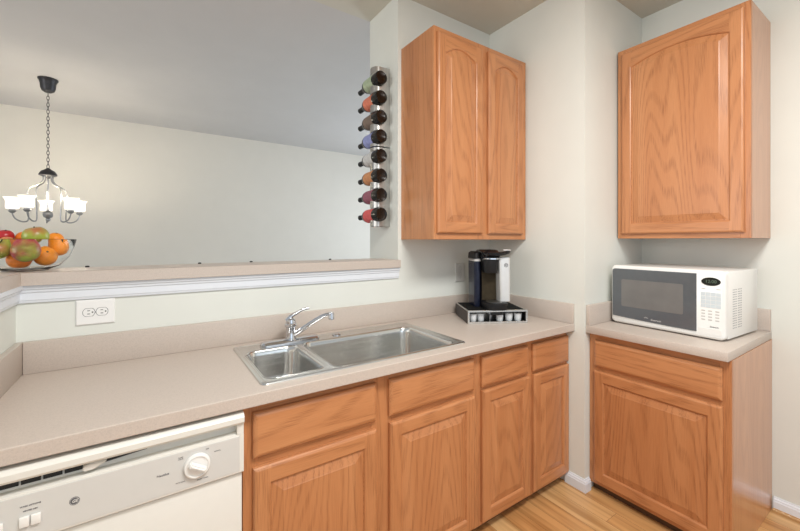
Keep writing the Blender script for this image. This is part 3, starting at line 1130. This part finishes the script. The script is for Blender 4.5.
FRUIT = [('apple', (-0.359, 1.815, 1.345), 0.038, 'apple_rg', 'red and green apple at the front of the glass bowl', (-1.42, 0.0, 0.20)),
         ('orange', (-0.388, 1.873, 1.312), 0.034, 'orange', 'orange at the bottom of the glass bowl below the front apple', (0.4, 0.5, 0)),
         ('orange', (-0.322, 1.892, 1.322), 0.035, 'orange2', 'large golden orange right of the front apple in the bowl', (0.9, 0.5, 0)),
         ('orange', (-0.292, 1.943, 1.353), 0.031, 'orange2', 'orange at the right rim of the glass bowl', (1.2, 0.2, 0.5)),
         ('orange', (-0.309, 1.986, 1.387), 0.026, 'orange2', 'small yellowish orange peeking above the right rim of the bowl', (0.3, 0.2, 0)),
         ('apple', (-0.35, 1.903, 1.396), 0.037, 'apple_g', 'green apple on top of the fruit pile', (0.15, -0.2, 0)),
         ('orange', (-0.393, 1.971, 1.39), 0.027, 'orange', 'orange at the back of the bowl behind the top green apple', (0, 0, 0)),
         ('apple', (-0.444, 1.961, 1.396), 0.025, 'apple_r', 'bright red apple at the back left of the bowl', (0.2, 0, 0)),
         ('apple', (-0.434, 1.843, 1.35), 0.032, 'apple_g', 'green apple at the left edge of the bowl', (0.6, 0.4, 0)),
         ('apple', (-0.427, 1.919, 1.365), 0.029, 'apple_y', 'yellow and red apple behind the front apple in the bowl', (0.2, 0.5, 0))]
for kind, p, r, mt, lab, rot in FRUIT:
    bm = bmesh.new()
    fruit_mesh(bm, r, kind)
    o = link_mesh(kind, bm, M[mt], None, 'all', p)
    o.rotation_euler = rot
    tag(o, lab, kind, 'fruit in the glass bowl')
    bm = bmesh.new()
    if kind == 'apple':
        tube(bm, [(0, 0, r * 0.52), (0.001, 0, r * 0.75), (0.004, 0, r * 1.02)], [0.0012, 0.0012, 0.0018], 6)
        link_mesh('stem', bm, M['stem'], o, True)
        bm = bmesh.new()
        lathe(bm, [(0.0, -r * 0.80), (0.0045, -r * 0.84), (0.0065, -r * 0.89), (0.004, -r * 0.86), (0.0, -r * 0.84)], 10)
        link_mesh('calyx', bm, M['stem'], o, True)
    else:
        lathe(bm, [(0.0035, r * 0.955), (0.003, r * 0.975), (0, r * 0.98)], 10)
        link_mesh('stem_button', bm, M['stem'], o, True)

# ------------------------------------------------------------------ coffee pod drawer, pods and coffee maker
DA = math.radians(-29)
DW_, DD_, DH_ = 0.346, 0.285, 0.074
# local frame: front left bottom corner at the origin, front looks to -y
pd = empty('pod_drawer', (1.482, 1.520, 0.9143), DA, 'metal framed coffee pod drawer with black top under the coffee maker', 'drawer')
bm = bmesh.new()
add_box(bm, 0, DW_, 0.002, DD_, 0.0, 0.006)
add_box(bm, 0, 0.006, 0.002, DD_, 0.0062, DH_ - 0.0062)
add_box(bm, DW_ - 0.006, DW_, 0.002, DD_, 0.0062, DH_ - 0.0062)
add_box(bm, 0.0062, DW_ - 0.0062, DD_ - 0.006, DD_, 0.0062, DH_ - 0.0062)
link_mesh('case', bm, M['bronze'], pd)
bm = bmesh.new()
add_box(bm, 0, DW_, 0.002, DD_, DH_ - 0.006, DH_ - 0.0012, 0.001, 1)
link_mesh('top_plate', bm, M['steel'], pd)
box('top_mat', 0.010, DW_ - 0.010, 0.006, DD_ - 0.010, DH_ - 0.0011, DH_, M['mat'], pd)
bm = bmesh.new()
for x0, x1, z0, z1 in ((0, DW_, 0, 0.011), (0, DW_, DH_ - 0.010, DH_ + 0.001), (0, 0.010, 0.0112, DH_ - 0.0102), (DW_ - 0.010, DW_, 0.0112, DH_ - 0.0102)):
    add_box(bm, x0, x1, -0.008, 0.0018, z0, z1, 0.0012, 1)
link_mesh('front_frame', bm, M['steel'], pd)
box('divider', 0.128, 0.131, 0.004, 0.20, 0.0064, 0.05, M['nickel'], pd)
bm = bmesh.new()
add_box(bm, 0.132, 0.205, -0.006, 0.006, DH_ - 0.027, DH_ - 0.0105, 0.002, 2)
link_mesh('handle_grip', bm, M['black'], pd, True)
box('tray_back', 0.0064, DW_ - 0.0064, 0.075, 0.078, 0.0075, DH_ - 0.0075, M['nickel'], pd)
box('inner_floor', 0.0064, DW_ - 0.0064, 0.004, DD_ - 0.0064, 0.0062, 0.0072, M['black'], pd)

RD = Matrix.Rotation(DA, 3, 'Z')
for i, (x, y, lab) in enumerate([(0.040, 0.034, 'white coffee pod at the left end of the pod drawer'),
                                 (0.087, 0.042, 'white coffee pod second from left inside the pod drawer'),
                                 (0.196, 0.034, 'white coffee pod in the middle of the pod drawer, right of the handle'),
                                 (0.252, 0.036, 'white coffee pod second from right inside the pod drawer'),
                                 (0.304, 0.034, 'white coffee pod at the right end of the pod drawer')]):
    p = Vector((1.482, 1.520, 0.9143)) + RD @ Vector((x, y, 0.0075))
    r = empty('coffee_pod', p, DA, lab, 'coffee pod', 'coffee pods in the drawer')
    bm = bmesh.new()
    lathe(bm, [(0.0, 0), (0.0175, 0), (0.0185, 0.002), (0.0222, 0.040), (0.0222, 0.0415)], 24)
    link_mesh('cup', bm, M['foil'], r, True)
    bm = bmesh.new()
    lathe(bm, [(0.0247, 0.0416), (0.0250, 0.0422), (0.0247, 0.0430), (0, 0.0433)], 24)
    link_mesh('lid', bm, M['silver'], r, True)

pk = Vector((1.482, 1.520, 0.9143)) + RD @ Vector((0.076, 0.036, DH_ + 0.0006))
km = empty('coffee_maker', pk, DA, 'black and silver single cup coffee maker standing on the pod drawer', 'coffee maker')
# local: x 0..0.225 wide, y 0 front .. 0.26 back, z up to 0.335
KW, KD, KH = 0.210, 0.235, 0.335
bm = bmesh.new()
loft(bm, [rrect(0.040, 0.150, 0.085, KD, 0.02, 0.0), rrect(0.040, 0.150, 0.085, KD, 0.02, 0.30)])
link_mesh('rear_body', bm, M['blackgloss'], km, True)
bm = bmesh.new()
loft(bm, [rrect(0.046, 0.146, 0.078, 0.0852, 0.002, 0.040), rrect(0.046, 0.146, 0.078, 0.0852, 0.002, 0.225)])
link_mesh('brewing_bay', bm, M['brownglass'], km)
# silver column on the right
bm = bmesh.new()
loft(bm, [rrect(0.140, 0.206, 0.008, KD - 0.01, 0.014, 0.0402), rrect(0.136, 0.206, 0.009, KD - 0.01, 0.014, 0.20), rrect(0.132, 0.206, 0.012, KD - 0.01, 0.014, 0.292)])
side = link_mesh('side_column', bm, M['silver'], km, True)
bm = bmesh.new()
lathe(bm, [(0.0115, 0), (0.0115, 0.0012), (0.0085, 0.0012), (0.0085, 0)], 24, cap0=False, cap1=False)
kl = link_mesh('emblem', bm, M['ink'], side, False, (0.176, 0.0105, 0.250))
kl.rotation_euler = (PI / 2, 0, 0)
text('initial', 'K', 0.015, M['ink'], side, (0.176, 0.0092, 0.250), FRONT, 0.0003)
bm = bmesh.new()
loft(bm, [rrect(0.150, 0.200, 0.022, 0.085, 0.008, 0.2922), rrect(0.150, 0.200, 0.022, 0.085, 0.008, 0.295)])
link_mesh('button_panel', bm, M['palekey'], side)
# water reservoir on the left
bm = bmesh.new()
loft(bm, [rrect(-0.002, 0.038, 0.080, KD - 0.01, 0.018, 0.0), rrect(-0.004, 0.038, 0.074, KD - 0.01, 0.018, 0.27)])
rs = link_mesh('water_reservoir', bm, M['smoke'], km, True)
bm = bmesh.new()
loft(bm, [rrect(-0.005, 0.0385, 0.072, KD - 0.008, 0.018, 0.2702), rrect(-0.005, 0.0385, 0.072, KD - 0.008, 0.018, 0.276), rrect(0.002, 0.034, 0.080, KD - 0.016, 0.014, 0.284)])
link_mesh('reservoir_lid', bm, M['silver'], rs, True)
# brewing head
bm = bmesh.new()
loft(bm, [rrect(0.050, 0.128, 0.006, 0.110, 0.03, 0.205), rrect(0.044, 0.131, 0.002, 0.120, 0.034, 0.225), rrect(0.040, 0.1315, 0.0, 0.13, 0.034, 0.284)])
hd = link_mesh('brew_head', bm, M['black'], km, True)
bm = bmesh.new()
loft(bm, [rrect(0.038, 0.1315, -0.003, 0.13, 0.034, 0.2842), rrect(0.038, 0.1315, -0.003, 0.13, 0.034, 0.291)])
link_mesh('chrome_band', bm, M['chrome'], hd, True)
bm = bmesh.new()
loft(bm, [rrect(0.034, 0.148, 0.000, KD, 0.034, 0.2955), rrect(0.036, 0.148, 0.006, KD, 0.034, 0.318), rrect(0.048, 0.138, 0.03, KD - 0.02, 0.03, 0.336), rrect(0.06, 0.125, 0.05, KD - 0.05, 0.02, 0.340)])
link_mesh('lid', bm, M['blackgloss'], km, True)
bm = bmesh.new()
loft(bm, [rrect(-0.004, 0.0335, 0.080, KD, 0.016, 0.2845), rrect(0.0, 0.0335, 0.085, KD, 0.016, 0.318), rrect(0.01, 0.0335, 0.10, KD - 0.02, 0.012, 0.328)])
link_mesh('rear_hood', bm, M['black'], km, True)
bm = bmesh.new()
tube(bm, smooth_path([(0.046, 0.045, 0.322), (0.052, -0.004, 0.318), (0.092, -0.022, 0.315), (0.140, -0.014, 0.318), (0.188, 0.006, 0.326), (0.198, 0.05, 0.326)], 6), 0.012, 10)
hn = link_mesh('lift_handle', bm, M['blackgloss'], km, True)
bm = bmesh.new()
add_box(bm, 0.142, 0.188, -0.008, 0.022, 0.3345, 0.341, 0.003, 2)
link_mesh('handle_badge', bm, M['silver'], hn, True)
# drip tray
bm = bmesh.new()
loft(bm, [rrect(0.036, 0.172, -0.056, 0.077, 0.045, 0.0), rrect(0.034, 0.174, -0.060, 0.0775, 0.048, 0.012), rrect(0.034, 0.174, -0.060, 0.0775, 0.048, 0.036), rrect(0.040, 0.168, -0.054, 0.074, 0.045, 0.040)])
dt = link_mesh('drip_tray', bm, M['black'], km, True)
bm = bmesh.new()
loft(bm, [rrect(0.050, 0.130, -0.044, 0.066, 0.036, 0.0401), rrect(0.050, 0.130, -0.044, 0.066, 0.036, 0.0415)])
link_mesh('tray_grille', bm, M['nickel'], dt)

for c_ in [km] + list(km.children_recursive):
    if c_.type == 'MESH' and c_.parent == km:
        for v in c_.data.vertices:
            v.co.x *= 0.93
for nm_ in ('emblem', 'initial', 'button_panel'):
    for c_ in side.children:
        if c_.name.split('.')[0] == nm_:
            if nm_ == 'button_panel':
                for v in c_.data.vertices:
                    v.co.x *= 0.93
            else:
                c_.location.x *= 0.93

# ------------------------------------------------------------------ microwave (local: front looks to -y)
MWW, MWD, MWH = 0.520, 0.405, 0.318
mw = empty('microwave', (2.203, 1.096, 0.9143), -PI / 2 - math.radians(3.2), 'white countertop microwave with dark glass door on the short counter', 'microwave')
zf = 0.010
bm = bmesh.new()
add_box(bm, 0.0, MWW, 0.036, MWD, zf, zf + MWH - 0.003, 0.006, 2)
body = link_mesh('housing', bm, M['white'], mw, True)
# bowed front bezel
bm = bmesh.new()


def bow(x):
    u = (x - MWW / 2) / (MWW / 2)
    return 0.010 * u * u


def front_loop(d, yoff):
    pts = []
    for x, y, z in rrect(d, MWW - d, zf + d - 0.004, zf + MWH - d, max(0.004, 0.024 - d), 0, 6):
        pts.append((x, yoff, y))
    return pts


loft(bm, [front_loop(0.0, 0.0358), front_loop(0.0, 0.010), front_loop(0.003, 0.004), front_loop(0.010, 0.0)])
fr = link_mesh('front_bezel', bm, M['white'], mw, True)
# dark door glass with a curved lower edge
bm = bmesh.new()
xa, xb = 0.010, 0.411
zt_ = zf + MWH - 0.018
lowz = [(xa + (xb - xa) * k / 20, zf + 0.034 - 0.012 * math.sin(PI * min(1, 0.5 * k / 20 + 0.0)) ) for k in range(21)]
lp = lowz + [(xb, zt_)] + [(xa + 0.016 - 0.016 * math.sin(t), zt_ - 0.016 + 0.016 * math.cos(t)) for t in [PI / 2 * q / 6 for q in range(7)]]
loft(bm, [[(x, y, z) for x, z in lp] for y in (0.0006, -0.0040)])
dg_ = link_mesh('door_glass', bm, M['doorglass'], mw)
bm = bmesh.new()
loft(bm, [[(x, y, z) for x, z, _ in [(p[0], p[1], 0) for p in rrect(0.060, 0.357, zf + 0.092, zf + 0.242, 0.008, 0)]] for y in (-0.0039, -0.0046)])
link_mesh('window', bm, M['mesh'], dg_)
text('lettering', 'Emerson', 0.0135, M['silver'], dg_, (0.235, -0.0041, zf + 0.040), FRONT, 0.0001)
bm = bmesh.new()
for q, rr in enumerate((0.010, 0.0065)):
    pts = [(0.188 + rr * math.cos(t), -0.0043, zf + 0.042 + rr * 0.8 * math.sin(t)) for t in [0.3 + 2.6 * k / 12 for k in range(13)]]
    tube(bm, pts, 0.0006, 5)
link_mesh('emblem', bm, M['silver'], dg_)
# control side
bm = bmesh.new()
lp = [(0.467 + 0.037 * math.cos(t), zf + 0.265 + 0.0195 * math.sin(t)) for t in [2 * PI * k / 36 for k in range(36)]]
loft(bm, [[(x, y, z) for x, z in lp] for y in (0.0006, -0.0016)])
ds = link_mesh('display', bm, M['lcd'], fr, False)
text('clock_digits', '12:00', 0.020, M['lcdtext'], ds, (0.467, -0.0018, zf + 0.265), FRONT, 0.0001)
for c in range(4):
    for r_ in range(4):
        if c == 2 and r_ == 3:
            pass
        x = 0.437 + c * 0.0195
        z = zf + 0.206 - r_ * 0.0185
        box('key', x - 0.0090, x + 0.0090, -0.0010, 0.0006, z - 0.0082, z + 0.0082, M['palekey'], fr)
for c in range(3):
    for r_ in range(4):
        x = 0.437 + c * 0.027
        z = zf + 0.127 - r_ * 0.014
        box('key_print', x - 0.0075, x + 0.0075, -0.0006, 0.0006, z - 0.0028, z + 0.0028, M['greyplate'], fr)
for x in (0.438, 0.495):
    box('key_print', x - 0.008, x + 0.008, -0.0006, 0.0006, zf + 0.2285, zf + 0.2325, M['greyplate'], fr)
text('lettering', 'Emerson', 0.0095, M['ink'], fr, (0.480, -0.0004, zf + 0.054), FRONT, 0.0001)
bm = bmesh.new()
add_box(bm, 0.419, 0.508, -0.0012, 0.0006, zf + 0.016, zf + 0.045, 0.0008, 1)
link_mesh('door_button', bm, M['white'], fr)
bm = bmesh.new()
for c in range(6):
    for r_ in range(17):
        y = 0.085 + c * 0.017 + (0.0 if c < 3 else 0.010)
        z = zf + 0.045 + r_ * 0.0112 + (0 if c < 3 else 0)
        add_box(bm, MWW - 0.0005, MWW + 0.0004, y, y + 0.011, z, z + 0.0038)
link_mesh('side_vents', bm, M['ventgrey'], body)
for x in (0.05, MWW - 0.05):
    for y in (0.07, MWD - 0.05):
        bm = bmesh.new()
        lathe(bm, [(0.012, 0.0), (0.014, 0.003), (0.014, zf)], 16, (x, y, 0.0))
        link_mesh('foot', bm, M['black'], mw, True)
